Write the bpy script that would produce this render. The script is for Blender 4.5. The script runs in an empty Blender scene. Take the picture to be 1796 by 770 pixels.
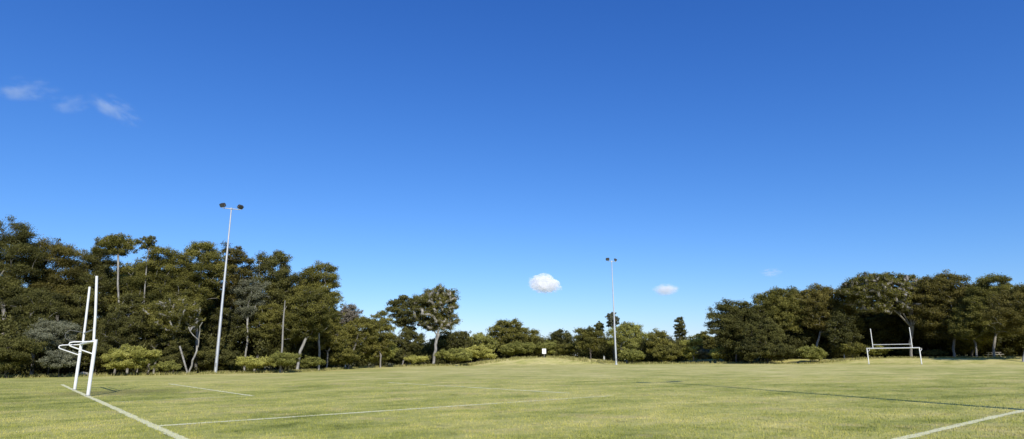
import bpy, math, numpy as np
from mathutils import Matrix, Vector

SC = bpy.context.scene
COL = SC.collection
PI = math.pi

# ------------------------------------------------------------------ camera model
F, PITCH, ROLL, CAM_H = 1065.6, 0.2221, -0.0076, 1.5885      # focal length in photo pixels, radians, metres
_cp, _sp, _cr, _sr = math.cos(PITCH), math.sin(PITCH), math.cos(ROLL), math.sin(ROLL)
_fw = np.array([0, _cp, _sp]); _u0 = np.array([0, -_sp, _cp]); _r0 = np.array([1.0, 0, 0])
CR = _cr * _r0 + _sr * _u0
CU = -_sr * _r0 + _cr * _u0

def ray(px, py):
    return _fw + CR * (px - 898) / F - CU * (py - 385) / F

def horizon(px):
    return 385 + F * ((math.sin(PITCH) + CR[2] * (px - 898) / F) / CU[2])

def at_depth(px, py, Y):
    d = ray(px, py)
    p = d * (Y / d[1])
    return np.array([p[0], Y, p[2] + CAM_H])

def on_ground(px, py):
    d = ray(px, py)
    return d * (-CAM_H / d[2]) + [0, 0, CAM_H]

cam = bpy.data.cameras.new('camera')
cam.sensor_width = 36.0
cam.lens = 36.0 * F / 1796
cam.clip_start, cam.clip_end = 0.1, 12000
co = bpy.data.objects.new('camera', cam)
COL.objects.link(co)
M = Matrix.Identity(4)
for i in range(3):
    M[i][0], M[i][1], M[i][2] = CR[i], CU[i], -_fw[i]
M[2][3] = CAM_H
co.matrix_world = M
SC.camera = co

# the pitch: corner at the foot of the near goal post, U along the pitch, V along the goal line
G = np.array([-19.116, 28.3445])
_a = 0.6804
U = np.array([math.cos(_a), math.sin(_a)]); V = np.array([-U[1], U[0]])

def pitch(s, t, z=0.0):
    p = G + s * U + t * V
    return np.array([p[0], p[1], z])

def smooth(a, b, x):
    t = np.clip((x - a) / (b - a), 0, 1)
    return t * t * (3 - 2 * t)

def gz(x, y):
    """height of the ground"""
    x = np.asarray(x, float); y = np.asarray(y, float)
    s = (x - G[0]) * U[0] + (y - G[1]) * U[1]
    t = (x - G[0]) * V[0] + (y - G[1]) * V[1]
    bank = 0.8 * smooth(106, 116, s) * smooth(-60, -5, t) + 0.25 * smooth(116, 150, s)
    mound = 1.35 * np.exp(-((x - 6.5) / 14.5) ** 4) * smooth(119, 131, y + 0.05 * x)
    rough = 0.05 * (np.sin(x * .31 + 1.3) * np.sin(y * .27)) * smooth(46, 60, t) + 0.06 * np.sin(x * .4) * smooth(108, 114, s)
    return np.maximum(bank, mound) + rough

# ------------------------------------------------------------------ helpers
def tag(o, label=None, cat=None, group=None, kind=None):
    if label: o['label'] = label
    if cat: o['category'] = cat
    if group: o['group'] = group
    if kind: o['kind'] = kind
    return o

def empty(name, loc, label, cat, group=None):
    o = bpy.data.objects.new(name, None)
    o.empty_display_size = 0.3
    o.location = [float(v) for v in loc]
    COL.objects.link(o)
    return tag(o, label, cat, group)

def mesh_np(name, verts, faces, mat, parent=None, tint=None, smooth_shade=False, loc=None):
    """faces: (n,k) integer array, all of the same size"""
    me = bpy.data.meshes.new(name)
    verts = np.asarray(verts, np.float32); faces = np.asarray(faces, np.int32)
    n, k = faces.shape
    me.vertices.add(len(verts)); me.vertices.foreach_set('co', verts.ravel())
    me.loops.add(n * k); me.loops.foreach_set('vertex_index', faces.ravel())
    me.polygons.add(n); me.polygons.foreach_set('loop_start', np.arange(0, n * k, k, dtype=np.int32))
    if smooth_shade:
        me.polygons.foreach_set('use_smooth', np.ones(n, bool))
    if tint is not None:
        at = me.attributes.new('tint', 'FLOAT', 'FACE')
        at.data.foreach_set('value', np.asarray(tint, np.float32))
    me.update(calc_edges=True)
    me.materials.append(mat)
    o = bpy.data.objects.new(name, me)
    COL.objects.link(o)
    if parent: o.parent = parent
    if loc is not None: o.location = [float(v) for v in loc]
    return o

class MB:
    def __init__(self): self.v = []; self.f = []
    def tube(self, pts, rad, n=12, cap=True):
        pts = [Vector(p) for p in pts]
        if not hasattr(rad, '__len__'): rad = [rad] * len(pts)
        base = len(self.v); ref = None
        for i, p in enumerate(pts):
            a = pts[max(i - 1, 0)]; b = pts[min(i + 1, len(pts) - 1)]
            d = (b - a).normalized()
            if ref is None:
                ref = d.orthogonal().normalized()
            ref = (ref - d * ref.dot(d)).normalized()
            w = d.cross(ref)
            for k in range(n):
                q = 2 * PI * k / n
                self.v.append(p + (ref * math.cos(q) + w * math.sin(q)) * rad[i])
        for i in range(len(pts) - 1):
            for k in range(n):
                a = base + i * n + k; b = base + i * n + (k + 1) % n
                self.f.append((a, b, b + n, a + n))
        if cap:
            self.f.append(tuple(base + k for k in reversed(range(n))))
            e = base + (len(pts) - 1) * n
            self.f.append(tuple(e + k for k in range(n)))
        return self
    def box(self, c, size, mat=None, taper=1.0, bev=0.0):
        """box of size (x,y,z) about c; the +y face is scaled by taper; edges cut by bev"""
        hx, hy, hz = [s / 2 for s in size]
        ring = []
        for y, k in ((-hy, 1.0), (hy, taper)):
            x, z, b = hx * k, hz * k, bev * k
            if bev:
                ring.append([(x - b, y, -z), (x, y, -z + b), (x, y, z - b), (x - b, y, z), (-x + b, y, z), (-x, y, z - b), (-x, y, -z + b), (-x + b, y, -z)])
            else:
                ring.append([(x, y, -z), (x, y, z), (-x, y, z), (-x, y, -z)])
        n = len(ring[0]); base = len(self.v)
        for r in ring:
            for p in r:
                q = Vector(p)
                if mat is not None: q = mat @ q
                self.v.append(q + Vector(c))
        for k in range(n):
            a, b = base + k, base + (k + 1) % n
            self.f.append((a, b, b + n, a + n))
        self.f.append(tuple(base + k for k in reversed(range(n))))
        self.f.append(tuple(base + n + k for k in range(n)))
        return self
    def build(self, name, mat, parent=None, smooth_angle=True):
        me = bpy.data.meshes.new(name)
        me.from_pydata([tuple(v) for v in self.v], [], self.f)
        me.update()
        import bmesh
        bm = bmesh.new(); bm.from_mesh(me)
        bmesh.ops.recalc_face_normals(bm, faces=bm.faces)
        for e in bm.edges:
            e.smooth = len(e.link_faces) == 2 and e.calc_face_angle(0) < 0.7
        for f in bm.faces: f.smooth = True
        bm.to_mesh(me); bm.free()
        me.materials.append(mat)
        o = bpy.data.objects.new(name, me)
        COL.objects.link(o)
        if parent: o.parent = parent
        return o

# ------------------------------------------------------------------ materials
class NT:
    def __init__(self, name):
        self.m = bpy.data.materials.new(name); self.m.use_nodes = True
        self.t = self.m.node_tree; self.t.nodes.clear()
        self.out = self.n('ShaderNodeOutputMaterial')
    def n(self, typ, **kw):
        o = self.t.nodes.new(typ)
        for k, v in kw.items():
            if k.startswith('i_'):
                o.inputs[k[2:].replace('_', ' ')].default_value = v
            else: setattr(o, k, v)
        return o
    def l(self, a, b): self.t.links.new(a, b)
    def math(self, op, a, b=None, c=None):
        o = self.n('ShaderNodeMath', operation=op)
        for i, x in enumerate((a, b, c)):
            if x is None: continue
            if isinstance(x, (int, float)): o.inputs[i].default_value = x
            else: self.l(x, o.inputs[i])
        return o.outputs[0]
    def noise(self, vec, scale, detail=4, rough=.6):
        o = self.n('ShaderNodeTexNoise'); o.inputs['Scale'].default_value = scale
        o.inputs['Detail'].default_value = detail; o.inputs['Roughness'].default_value = rough
        if vec is not None: self.l(vec, o.inputs['Vector'])
        return o.outputs['Fac']
    def mix(self, fac, a, b, blend='MIX'):
        o = self.n('ShaderNodeMix', data_type='RGBA', blend_type=blend)
        for s, x in ((o.inputs[0], fac), (o.inputs[6], a), (o.inputs[7], b)):
            if isinstance(x, (int, float)): s.default_value = x
            elif isinstance(x, tuple): s.default_value = (*x, 1) if len(x) == 3 else x
            else: self.l(x, s)
        return o.outputs[2]
    def ramp(self, fac, stops):
        o = self.n('ShaderNodeValToRGB'); e = o.color_ramp.elements
        while len(e) < len(stops): e.new(.5)
        for x, (p, c) in zip(e, stops):
            x.position = p; x.color = (*c, 1) if len(c) == 3 else c
        self.l(fac, o.inputs[0])
        return o.outputs[0]
    def remap(self, v, a, b, c=0.0, d=1.0):
        o = self.n('ShaderNodeMapRange'); o.clamp = True
        o.interpolation_type = 'SMOOTHSTEP'
        self.l(v, o.inputs[0])
        for i, x in enumerate((a, b, c, d)): o.inputs[i + 1].default_value = x
        return o.outputs[0]

def leaf_mat(name, dark, light, transl=.26):
    k = NT(name)
    at = k.n('ShaderNodeAttribute', attribute_name='tint')
    oi = k.n('ShaderNodeObjectInfo')
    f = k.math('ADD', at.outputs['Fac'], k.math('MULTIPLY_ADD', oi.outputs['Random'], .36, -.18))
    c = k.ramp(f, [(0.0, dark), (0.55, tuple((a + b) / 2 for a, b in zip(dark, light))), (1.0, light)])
    d = k.n('ShaderNodeBsdfDiffuse'); k.l(c, d.inputs[0])
    t = k.n('ShaderNodeBsdfTranslucent'); k.l(k.mix(1.0, c, (1.1, 1.15, .5), 'MULTIPLY'), t.inputs[0])
    g = k.n('ShaderNodeBsdfGlossy'); g.inputs[0].default_value = (.8, .85, .9, 1); g.inputs['Roughness'].default_value = .55
    a = k.n('ShaderNodeMixShader'); a.inputs[0].default_value = transl; k.l(d.outputs[0], a.inputs[1]); k.l(t.outputs[0], a.inputs[2])
    b = k.n('ShaderNodeMixShader'); b.inputs[0].default_value = .010; k.l(a.outputs[0], b.inputs[1]); k.l(g.outputs[0], b.inputs[2])
    k.l(b.outputs[0], k.out.inputs[0])
    return k.m

LEAF = {
    'olive': leaf_mat('gum_leaves_olive', (.060, .062, .014), (.290, .265, .062)),
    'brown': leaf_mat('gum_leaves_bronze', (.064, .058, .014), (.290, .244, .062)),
    'dark': leaf_mat('gum_leaves_dark', (.040, .042, .013), (.185, .176, .048)),
    'grey': leaf_mat('grey_green_leaves', (.10, .105, .062), (.29, .29, .19)),
    'lime': leaf_mat('yellow_green_leaves', (.24, .235, .05), (.60, .57, .16)),
    'green': leaf_mat('fresh_green_leaves', (.14, .145, .034), (.42, .41, .11)),
    'twig': leaf_mat('dry_twigs', (.14, .12, .09), (.27, .24, .19), .05),
}

def bark_mat(name, a, b):
    k = NT(name)
    tc = k.n('ShaderNodeTexCoord')
    mp = k.n('ShaderNodeMapping'); mp.inputs['Scale'].default_value = (3, 3, .7); k.l(tc.outputs['Object'], mp.inputs[0])
    f = k.noise(mp.outputs[0], 1.2, 5, .7)
    c = k.ramp(f, [(.3, a), (.62, b)])
    p = k.n('ShaderNodeBsdfPrincipled'); k.l(c, p.inputs['Base Color']); p.inputs['Roughness'].default_value = .85
    bp = k.n('ShaderNodeBump'); bp.inputs['Strength'].default_value = .4; k.l(f, bp.inputs['Height']); k.l(bp.outputs[0], p.inputs['Normal'])
    k.l(p.outputs[0], k.out.inputs[0])
    return k.m
BARK = {
    'white': bark_mat('pale_gum_bark', (.12, .108, .09), (.36, .345, .31)),
    'grey': bark_mat('grey_bark', (.10, .09, .075), (.27, .25, .22)),
    'pale': bark_mat('pale_grey_bark', (.12, .115, .10), (.30, .285, .26)),
    'dark': bark_mat('dark_bark', (.035, .030, .024), (.10, .085, .07)),
}

def plain(name, c, rough=.5, metal=0.0, var=.12, scale=4.0, spec=.4):
    k = NT(name)
    tc = k.n('ShaderNodeTexCoord')
    f = k.noise(tc.outputs['Object'], scale, 5, .65)
    col = k.mix(f, tuple(x * (1 - var) for x in c), tuple(min(1, x * (1 + var)) for x in c))
    p = k.n('ShaderNodeBsdfPrincipled'); k.l(col, p.inputs['Base Color'])
    p.inputs['Roughness'].default_value = rough; p.inputs['Metallic'].default_value = metal
    p.inputs['Specular IOR Level'].default_value = spec
    k.l(p.outputs[0], k.out.inputs[0])
    return k.m
def post_paint():
    k = NT('white_post_paint')
    tc = k.n('ShaderNodeTexCoord')
    sep = k.n('ShaderNodeSeparateXYZ'); k.l(tc.outputs['Object'], sep.inputs[0])
    f = k.noise(tc.outputs['Object'], 3.0, 6, .7)
    low = k.math('MULTIPLY', k.remap(sep.outputs[2], .0, .45, 1, 0), k.remap(f, .35, .6))
    c = k.mix(k.remap(f, .3, .75), (.72, .72, .70), (.84, .84, .82))
    c = k.mix(k.math('MULTIPLY', low, .5), c, (.33, .32, .25))
    p = k.n('ShaderNodeBsdfPrincipled'); k.l(c, p.inputs['Base Color']); p.inputs['Roughness'].default_value = .45
    k.l(p.outputs[0], k.out.inputs[0])
    return k.m
WHITE = post_paint()
STEEL = plain('galvanised_steel', (.50, .52, .54), .5, .35, .18, 2.0)
DARKMETAL = plain('dark_lamp_housing', (.055, .05, .045), .5, .2, .2)
LENS = plain('lamp_glass', (.10, .105, .11), .12, 0, .1)
SIGNWHITE = plain('sign_face', (.82, .82, .79), .5, 0, .04)
TIMBER = plain('weathered_timber', (.42, .39, .33), .8, 0, .25, 3)
GREYPIPE = plain('grey_pipe', (.30, .30, .29), .55, .2, .2)
DARKPIPE = plain('dull_dark_pipe', (.13, .13, .125), .6, .1, .2)
STAKE = plain('white_plastic', (.72, .71, .66), .6, 0, .08)

# ---- grass: shared colour network driven by the place on the ground
def grass_colour(k):
    geo = k.n('ShaderNodeNewGeometry')
    pos = geo.outputs['Position']
    mp = k.n('ShaderNodeMapping'); mp.inputs['Rotation'].default_value = (0, 0, -_a); mp.inputs['Location'].default_value = (0, 0, 0)
    mp.vector_type = 'POINT'
    k.l(pos, mp.inputs[0])
    st = k.n('ShaderNodeMapping'); st.inputs['Scale'].default_value = (.6, 1, 1); k.l(mp.outputs[0], st.inputs[0])
    sep = k.n('ShaderNodeSeparateXYZ'); k.l(mp.outputs[0], sep.inputs[0])
    wsep = k.n('ShaderNodeSeparateXYZ'); k.l(pos, wsep.inputs[0])
    n1 = k.noise(pos, .055, 3, .55)
    n2 = k.noise(st.outputs[0], .42, 5, .62)
    n3 = k.noise(pos, 2.3, 4, .65)
    n4 = k.noise(pos, 14, 3, .7)
    n5 = k.noise(pos, 55, 2, .7)
    f = k.math('MULTIPLY', n1, .55)
    f = k.math('MULTIPLY_ADD', n2, .88, f)
    f = k.math('MULTIPLY_ADD', n3, .42, f)
    f = k.math('MULTIPLY_ADD', n4, .30, f)
    f = k.math('MULTIPLY_ADD', n5, .22, f)
    # drier towards the middle and the far end, greener along the left
    far = k.remap(wsep.outputs[1], 18, 80, 0, .115)
    f = k.math('ADD', f, far)
    left = k.remap(wsep.outputs[0], -26, -5, .05, 0)
    f = k.math('SUBTRACT', f, left)
    c = k.ramp(k.math('MULTIPLY_ADD', f, 1.75, -1.51), [
        (.08, (.150, .172, .036)), (.32, (.300, .318, .074)), (.55, (.450, .438, .118)),
        (.74, (.56, .512, .160)), (.95, (.68, .60, .23))])
    # worn straw patches and small bare scuffs
    c = k.mix(k.math('MULTIPLY', k.remap(k.noise(pos, .33, 5, .72), .53, .64), .62), c, (.56, .47, .20))
    c = k.mix(k.math('MULTIPLY', k.remap(k.noise(pos, 1.7, 4, .7), .64, .72), .45), c, (.30, .235, .10))
    # dark weedy patches
    w = k.math('MULTIPLY', k.remap(k.noise(pos, .9, 5, .7), .57, .70), .58)
    c = k.mix(w, c, (.10, .115, .03))
    # worn bare soil in the goal mouth
    gx = k.n('ShaderNodeVectorMath', operation='DISTANCE'); k.l(pos, gx.inputs[0])
    gx.inputs[1].default_value = tuple(pitch(1.2, 3.0)); 
    wm = k.math('ADD', gx.outputs['Value'], k.math('MULTIPLY', k.noise(pos, .7, 4, .65), 5.0))
    c = k.mix(k.remap(wm, 2.8, 6.8, .55, 0), c, (.19, .155, .075))
    return c, n3, n4, n5, pos, sep, wsep

def ground_mat():
    k = NT('mown_grass_ground')
    c, n3, n4, n5, pos, sep, wsep = grass_colour(k)
    # sandy dry strip at the edge of the left wood
    s0 = G @ U; t0 = G @ V
    s = k.math('SUBTRACT', sep.outputs[0], float(s0)); t = k.math('SUBTRACT', sep.outputs[1], float(t0))
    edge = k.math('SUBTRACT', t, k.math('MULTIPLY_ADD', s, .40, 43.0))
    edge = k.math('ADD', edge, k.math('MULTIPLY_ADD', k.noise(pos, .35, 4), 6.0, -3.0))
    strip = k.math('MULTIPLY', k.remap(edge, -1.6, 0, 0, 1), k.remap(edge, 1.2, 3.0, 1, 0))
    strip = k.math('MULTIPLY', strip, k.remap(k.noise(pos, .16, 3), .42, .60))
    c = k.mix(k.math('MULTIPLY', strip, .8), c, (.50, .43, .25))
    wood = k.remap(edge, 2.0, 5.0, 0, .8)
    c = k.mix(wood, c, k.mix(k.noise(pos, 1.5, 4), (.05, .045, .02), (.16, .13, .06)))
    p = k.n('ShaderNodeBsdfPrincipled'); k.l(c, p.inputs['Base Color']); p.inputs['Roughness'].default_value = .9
    p.inputs['Specular IOR Level'].default_value = .1
    h = k.math('MULTIPLY_ADD', n3, 1.0, k.math('MULTIPLY_ADD', n4, .5, k.math('MULTIPLY', n5, .25)))
    bp = k.n('ShaderNodeBump'); bp.inputs['Strength'].default_value = .55; bp.inputs['Distance'].default_value = .12
    k.l(h, bp.inputs['Height']); k.l(bp.outputs[0], p.inputs['Normal'])
    k.l(p.outputs[0], k.out.inputs[0])
    return k.m

def blade_mat(name, white):
    k = NT(name)
    c = grass_colour(k)[0]
    at = k.n('ShaderNodeAttribute', attribute_name='tint')
    if white:
        c = k.mix(k.math('MULTIPLY_ADD', at.outputs['Fac'], .5, .30), c, (.80, .77, .48))
    else:
        c = k.mix(at.outputs['Fac'], k.mix(1.0, c, (.80, .84, .8), 'MULTIPLY'), k.mix(1.0, c, (1.12, 1.10, 1.05), 'MULTIPLY'))
    d = k.n('ShaderNodeBsdfDiffuse'); k.l(c, d.inputs[0])
    t = k.n('ShaderNodeBsdfTranslucent'); k.l(c, t.inputs[0])
    a = k.n('ShaderNodeMixShader'); a.inputs[0].default_value = .2; k.l(d.outputs[0], a.inputs[1]); k.l(t.outputs[0], a.inputs[2])
    k.l(a.outputs[0], k.out.inputs[0])
    return k.m

def line_mat(name, wear):
    """chalk line worn into the turf: gaps open with wear"""
    k = NT(name)
    geo = k.n('ShaderNodeNewGeometry'); pos = geo.outputs['Position']
    at = k.n('ShaderNodeAttribute', attribute_name='tint')        # 1 in the middle strip, 0 at the edge
    n = k.math('MULTIPLY_ADD', k.noise(pos, 9, 4, .7), .55, k.math('MULTIPLY_ADD', k.noise(pos, .8, 4, .65), .85, k.math('MULTIPLY', k.noise(pos, 40, 2, .7), .25)))
    n = k.math('MULTIPLY_ADD', at.outputs['Fac'], .26, n)
    a = k.remap(n, wear - .11, wear + .11)
    c = k.mix(k.noise(pos, 5, 4), (.62, .60, .32), (.86, .83, .52))
    d = k.n('ShaderNodeBsdfDiffuse'); k.l(c, d.inputs[0])
    tr = k.n('ShaderNodeBsdfTransparent')
    m = k.n('ShaderNodeMixShader'); k.l(a, m.inputs[0]); k.l(tr.outputs[0], m.inputs[1]); k.l(d.outputs[0], m.inputs[2])
    k.l(m.outputs[0], k.out.inputs[0])
    return k.m

# ------------------------------------------------------------------ sky and sun
SHADOW = np.array([-7.6, 28.0]); SHADOW /= np.linalg.norm(SHADOW)     # where shadows point on the ground
EL = math.radians(33.5)
sun_dir = Vector((-SHADOW[0] * math.cos(EL), -SHADOW[1] * math.cos(EL), math.sin(EL)))   # towards the sun
sl = bpy.data.lights.new('sun', 'SUN'); sl.energy = 4.6; sl.angle = math.radians(.45); sl.color = (1.0, .945, .85)
so = bpy.data.objects.new('sun', sl); COL.objects.link(so)
so.rotation_euler = sun_dir.to_track_quat('Z', 'Y').to_euler(); so.location = (20, -40, 60)

w = bpy.data.worlds.new('World'); SC.world = w; w.use_nodes = True
wt = w.node_tree; wt.nodes.clear()
wo = wt.nodes.new('ShaderNodeOutputWorld'); bg = wt.nodes.new('ShaderNodeBackground')
sky = wt.nodes.new('ShaderNodeTexSky'); sky.sky_type = 'NISHITA'; sky.sun_disc = False
sky.sun_elevation = EL; sky.sun_rotation = math.atan2(sun_dir.x, sun_dir.y)
sky.air_density = 1.0; sky.dust_density = .25; sky.ozone_density = 1.6; sky.altitude = 0
SKY = .11                                     # background strength; the curve below deepens the blue as the phone camera did
sp = wt.nodes.new('ShaderNodeSeparateColor'); cb = wt.nodes.new('ShaderNodeCombineColor')
wt.links.new(sky.outputs[0], sp.inputs[0])
for i, (g, a) in enumerate(((1.42, .72), (1.11, .86), (.84, 1.26))):
    m1 = wt.nodes.new('ShaderNodeMath'); m1.operation = 'MULTIPLY'; m1.inputs[1].default_value = SKY
    m2 = wt.nodes.new('ShaderNodeMath'); m2.operation = 'POWER'; m2.inputs[1].default_value = g
    m3 = wt.nodes.new('ShaderNodeMath'); m3.operation = 'MULTIPLY'; m3.inputs[1].default_value = a / SKY
    wt.links.new(sp.outputs[i], m1.inputs[0]); wt.links.new(m1.outputs[0], m2.inputs[0]); wt.links.new(m2.outputs[0], m3.inputs[0]); wt.links.new(m3.outputs[0], cb.inputs[i])
wt.links.new(cb.outputs[0], bg.inputs[0])
bg.inputs[1].default_value = SKY
wt.links.new(bg.outputs[0], wo.inputs[0])

# ------------------------------------------------------------------ ground
def grid_axis(lo, hi, flo, fhi, step, grow):
    mid = list(np.arange(flo, fhi + step, step))
    a = [mid[0]]; d = step
    while a[-1] > lo: d *= grow; a.append(a[-1] - d)
    b = [mid[-1]]; d = step
    while b[-1] < hi: d *= grow; b.append(b[-1] + d)
    return np.array(a[:0:-1] + mid + b[1:])
gxs = grid_axis(-5000, 5000, -80, 120, 1.6, 1.35); gys = grid_axis(-3000, 8000, -10, 170, 1.6, 1.35)
XX, YY = np.meshgrid(gxs, gys)
ZZ = gz(XX, YY)
nx, ny = len(gxs), len(gys)
idx = np.arange(nx * ny).reshape(ny, nx)
GROUND_M = ground_mat()
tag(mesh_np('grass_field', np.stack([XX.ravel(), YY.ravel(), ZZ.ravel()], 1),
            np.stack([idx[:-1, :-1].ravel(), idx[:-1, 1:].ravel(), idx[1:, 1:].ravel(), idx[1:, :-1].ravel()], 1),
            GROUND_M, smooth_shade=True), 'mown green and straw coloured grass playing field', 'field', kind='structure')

# ---- painted lines (sheets a few mm above the turf)
LINES = []
def painted_line(name, label, a, b, mat, width=.13):
    (s0, t0), (s1, t1) = a, b
    p, q = pitch(s0, t0)[:2], pitch(s1, t1)[:2]
    LINES.append((p, q, width))
    L = np.linalg.norm(q - p); d = (q - p) / L; nrm = np.array([-d[1], d[0]])
    n = max(2, int(L / .25)); rng = np.random.default_rng(int(L * 977))
    offs = np.array([-.62, -.32, .32, .62]) * width
    wob = np.cumsum(rng.normal(0, .004, n + 1)); wob -= np.linspace(wob[0], wob[-1], n + 1)
    vs = []
    for i in range(n + 1):
        c = p + d * L * i / n + nrm * wob[i]
        for j, o in enumerate(offs):
            x, y = c + nrm * (o + rng.normal(0, .012))
            vs.append((x, y, gz(x, y) + .004 + .001 * (len(LINES) % 3)))
    fs = []; ti = []
    for i in range(n):
        for j in range(3):
            k = i * 4 + j
            fs.append((k, k + 4, k + 5, k + 1)); ti.append(1.0 if j == 1 else 0.0)
    o = mesh_np(name, vs, fs, mat, tint=ti)
    tag(o, label, 'line marking', kind='structure')
L_FRESH = line_mat('chalk_line', .72); L_WORN = line_mat('worn_chalk_line', .84); L_MID = line_mat('rubbed_chalk_line', .88); L_PEN = line_mat('patchy_chalk_line', .79); L_FAINT = line_mat('faint_chalk_line', .97)
painted_line('goal_line', 'white goal line running under the near posts', (0, -29.2), (0, 17.5), L_FRESH, .17)
painted_line('penalty_area_line', 'white penalty area side line meeting the goal line', (0, -16.5), (10.6, -16.5), L_PEN, .23)
painted_line('penalty_area_line', 'faded end of the penalty area side line', (10.6, -16.5), (16.5, -16.5), L_FAINT, .2)
painted_line('penalty_area_line', 'faded front line of the penalty area', (16.5, -14.0), (16.5, 3.0), L_WORN, .3)
painted_line('goal_area_line', 'white front line of the goal area', (5.5, -5.5), (5.5, 12.8), L_MID, .24)
painted_line('goal_area_line', 'faint side line of the goal area', (0.3, -5.5), (5.5, -5.5), L_FAINT, .2)
painted_line('touch_line', 'white touch line crossing the near right corner', (0, -29.2), (100, -29.2), L_FRESH, .17)

# ------------------------------------------------------------------ trees
def lobes(rng, n=5):
    d = rng.normal(size=(n, 3)); d /= np.linalg.norm(d, axis=1)[:, None]
    ph = rng.uniform(0, 2 * PI, n); fr = rng.uniform(2.0, 4.5, n)
    return lambda v: np.sin((v @ d.T) * fr + ph).mean(axis=-1)

def leaf_cloud(rng, centres, radii, L, lai, flat=.62, outward=.42, tones=None):
    """diamond leaves round sub-clusters of every clump -> verts, faces, tint"""
    P, N, T = [], [], []
    for ci, (c, r) in enumerate(zip(centres, radii)):
        nl = int(lai * PI * r * r * flat / (L * L * .20))
        nl = max(nl, 30)
        ns = max(5, int(8 + r * 4))
        sd = rng.normal(size=(ns, 3)); sd /= np.linalg.norm(sd, axis=1)[:, None]
        sd[:, 2] = np.where(sd[:, 2] < -.5, -sd[:, 2] * .6, sd[:, 2])
        sc = sd * rng.uniform(.15, 1.0, (ns, 1)) * r
        k = rng.integers(0, ns, nl)
        p = sc[k] + rng.normal(0, .33 * r, (nl, 3))
        p[:, 2] *= flat
        rad = np.linalg.norm(p / np.array([1, 1, flat]), axis=1) / r
        keep = rad < 1.7
        p = p[keep]; kk = k[keep]
        out = p / np.array([1, 1, flat * .8]); out /= np.linalg.norm(out, axis=1)[:, None] + 1e-6
        n = out * outward + rng.normal(0, .55, (len(p), 3)) + np.array([0, 0, .15])
        sub = rng.normal(0, .12, ns)
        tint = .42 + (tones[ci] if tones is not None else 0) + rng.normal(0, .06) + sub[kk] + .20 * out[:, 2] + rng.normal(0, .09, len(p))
        P.append(p + c); N.append(n); T.append(tint)
    P = np.concatenate(P); N = np.concatenate(N); T = np.concatenate(T)
    N /= np.linalg.norm(N, axis=1)[:, None] + 1e-9
    n = len(P)
    a = rng.normal(size=(n, 3)); a[:, 2] -= .9                         # leaves hang
    a -= N * (a * N).sum(1)[:, None]; a /= np.linalg.norm(a, axis=1)[:, None] + 1e-9
    b = np.cross(N, a)
    s = L * rng.uniform(.7, 1.35, (n, 1)); wd = s * rng.uniform(.30, .48, (n, 1))
    v = np.stack([P - a * s * .5, P + b * wd * .5 + a * s * .05, P + a * s * .5, P - b * wd * .5 + a * s * .05], 1).reshape(-1, 3)
    f = np.arange(4 * n).reshape(n, 4)
    return v, f, np.clip(T, 0, 1)

def skeleton(rng, roots, tips, base_r, tip_r, wander=.12, hub=None):
    """grow limbs from the root polyline(s) to every clump; returns tube pieces"""
    nodes = []; par = []
    for poly in roots:
        pr = -1
        for p in poly:
            nodes.append(np.array(p, float)); par.append(pr); pr = len(nodes) - 1
    nroot = len(nodes)
    firsts = [i for i in range(nroot) if par[i] < 0]
    hub = nodes[nroot - 1] if hub is None else hub
    order = np.argsort([np.linalg.norm(t - hub) for t in tips])
    attach_ok = [i for i in range(nroot) if nodes[i][2] >= nodes[firsts[0]][2] + .55 * (hub[2] - nodes[firsts[0]][2])] or [nroot - 1]
    tipnodes = []
    for i in order:
        t = np.array(tips[i], float)
        A = np.array([nodes[j] for j in attach_ok])
        d = t - A
        dist = np.linalg.norm(d, axis=1)
        cost = dist + np.where(d[:, 2] < 0.1 * dist, 1.6 * (0.1 * dist - d[:, 2]), 0)
        j = attach_ok[int(np.argmin(cost))]
        a = nodes[j]; L = np.linalg.norm(t - a); nseg = 2 if L < 2 else 3
        pr = j
        for s in range(1, nseg + 1):
            q = a + (t - a) * s / nseg
            if s < nseg:
                q = q + rng.normal(0, wander * L / nseg, 3) + np.array([0, 0, .06 * L * math.sin(PI * s / nseg)])
            nodes.append(q); par.append(pr); pr = len(nodes) - 1; attach_ok.append(pr)
        tipnodes.append(pr)
    n = len(nodes); area = np.zeros(n)
    for i in tipnodes: area[i] += tip_r ** 2.1
    for i in range(n - 1, -1, -1):
        if par[i] >= 0: area[par[i]] += area[i]
    rad = np.maximum(area, tip_r ** 2.1) ** (1 / 2.1)
    scale = base_r / max(rad[firsts[0]], 1e-6)
    rad = np.clip(rad * scale, tip_r * .8, base_r)
    return nodes, par, rad, nroot

def limb_mesh(nodes, par, rad, nside):
    V, Fc = [], []; cnt = 0
    ang = np.arange(nside) * 2 * PI / nside
    for i in range(len(nodes)):
        j = par[i]
        if j < 0: continue
        a, b = nodes[j], nodes[i]; d = b - a; L = np.linalg.norm(d)
        if L < 1e-5: continue
        d = d / L
        ref = np.array([1.0, 0, 0]) if abs(d[0]) < .8 else np.array([0, 1.0, 0])
        e = np.cross(d, ref); e /= np.linalg.norm(e); g = np.cross(d, e)
        circ = np.cos(ang)[:, None] * e + np.sin(ang)[:, None] * g
        r0 = min(rad[j], rad[i] * 1.35)
        V.append(a - d * r0 * .3 + circ * r0); V.append(b + d * rad[i] * .3 + circ * rad[i])
        k = np.arange(nside); k2 = (k + 1) % nside
        Fc.append(np.stack([cnt + k, cnt + k2, cnt + nside + k2, cnt + nside + k], 1)); cnt += 2 * nside
    return np.concatenate(V), np.concatenate(Fc)

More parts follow.
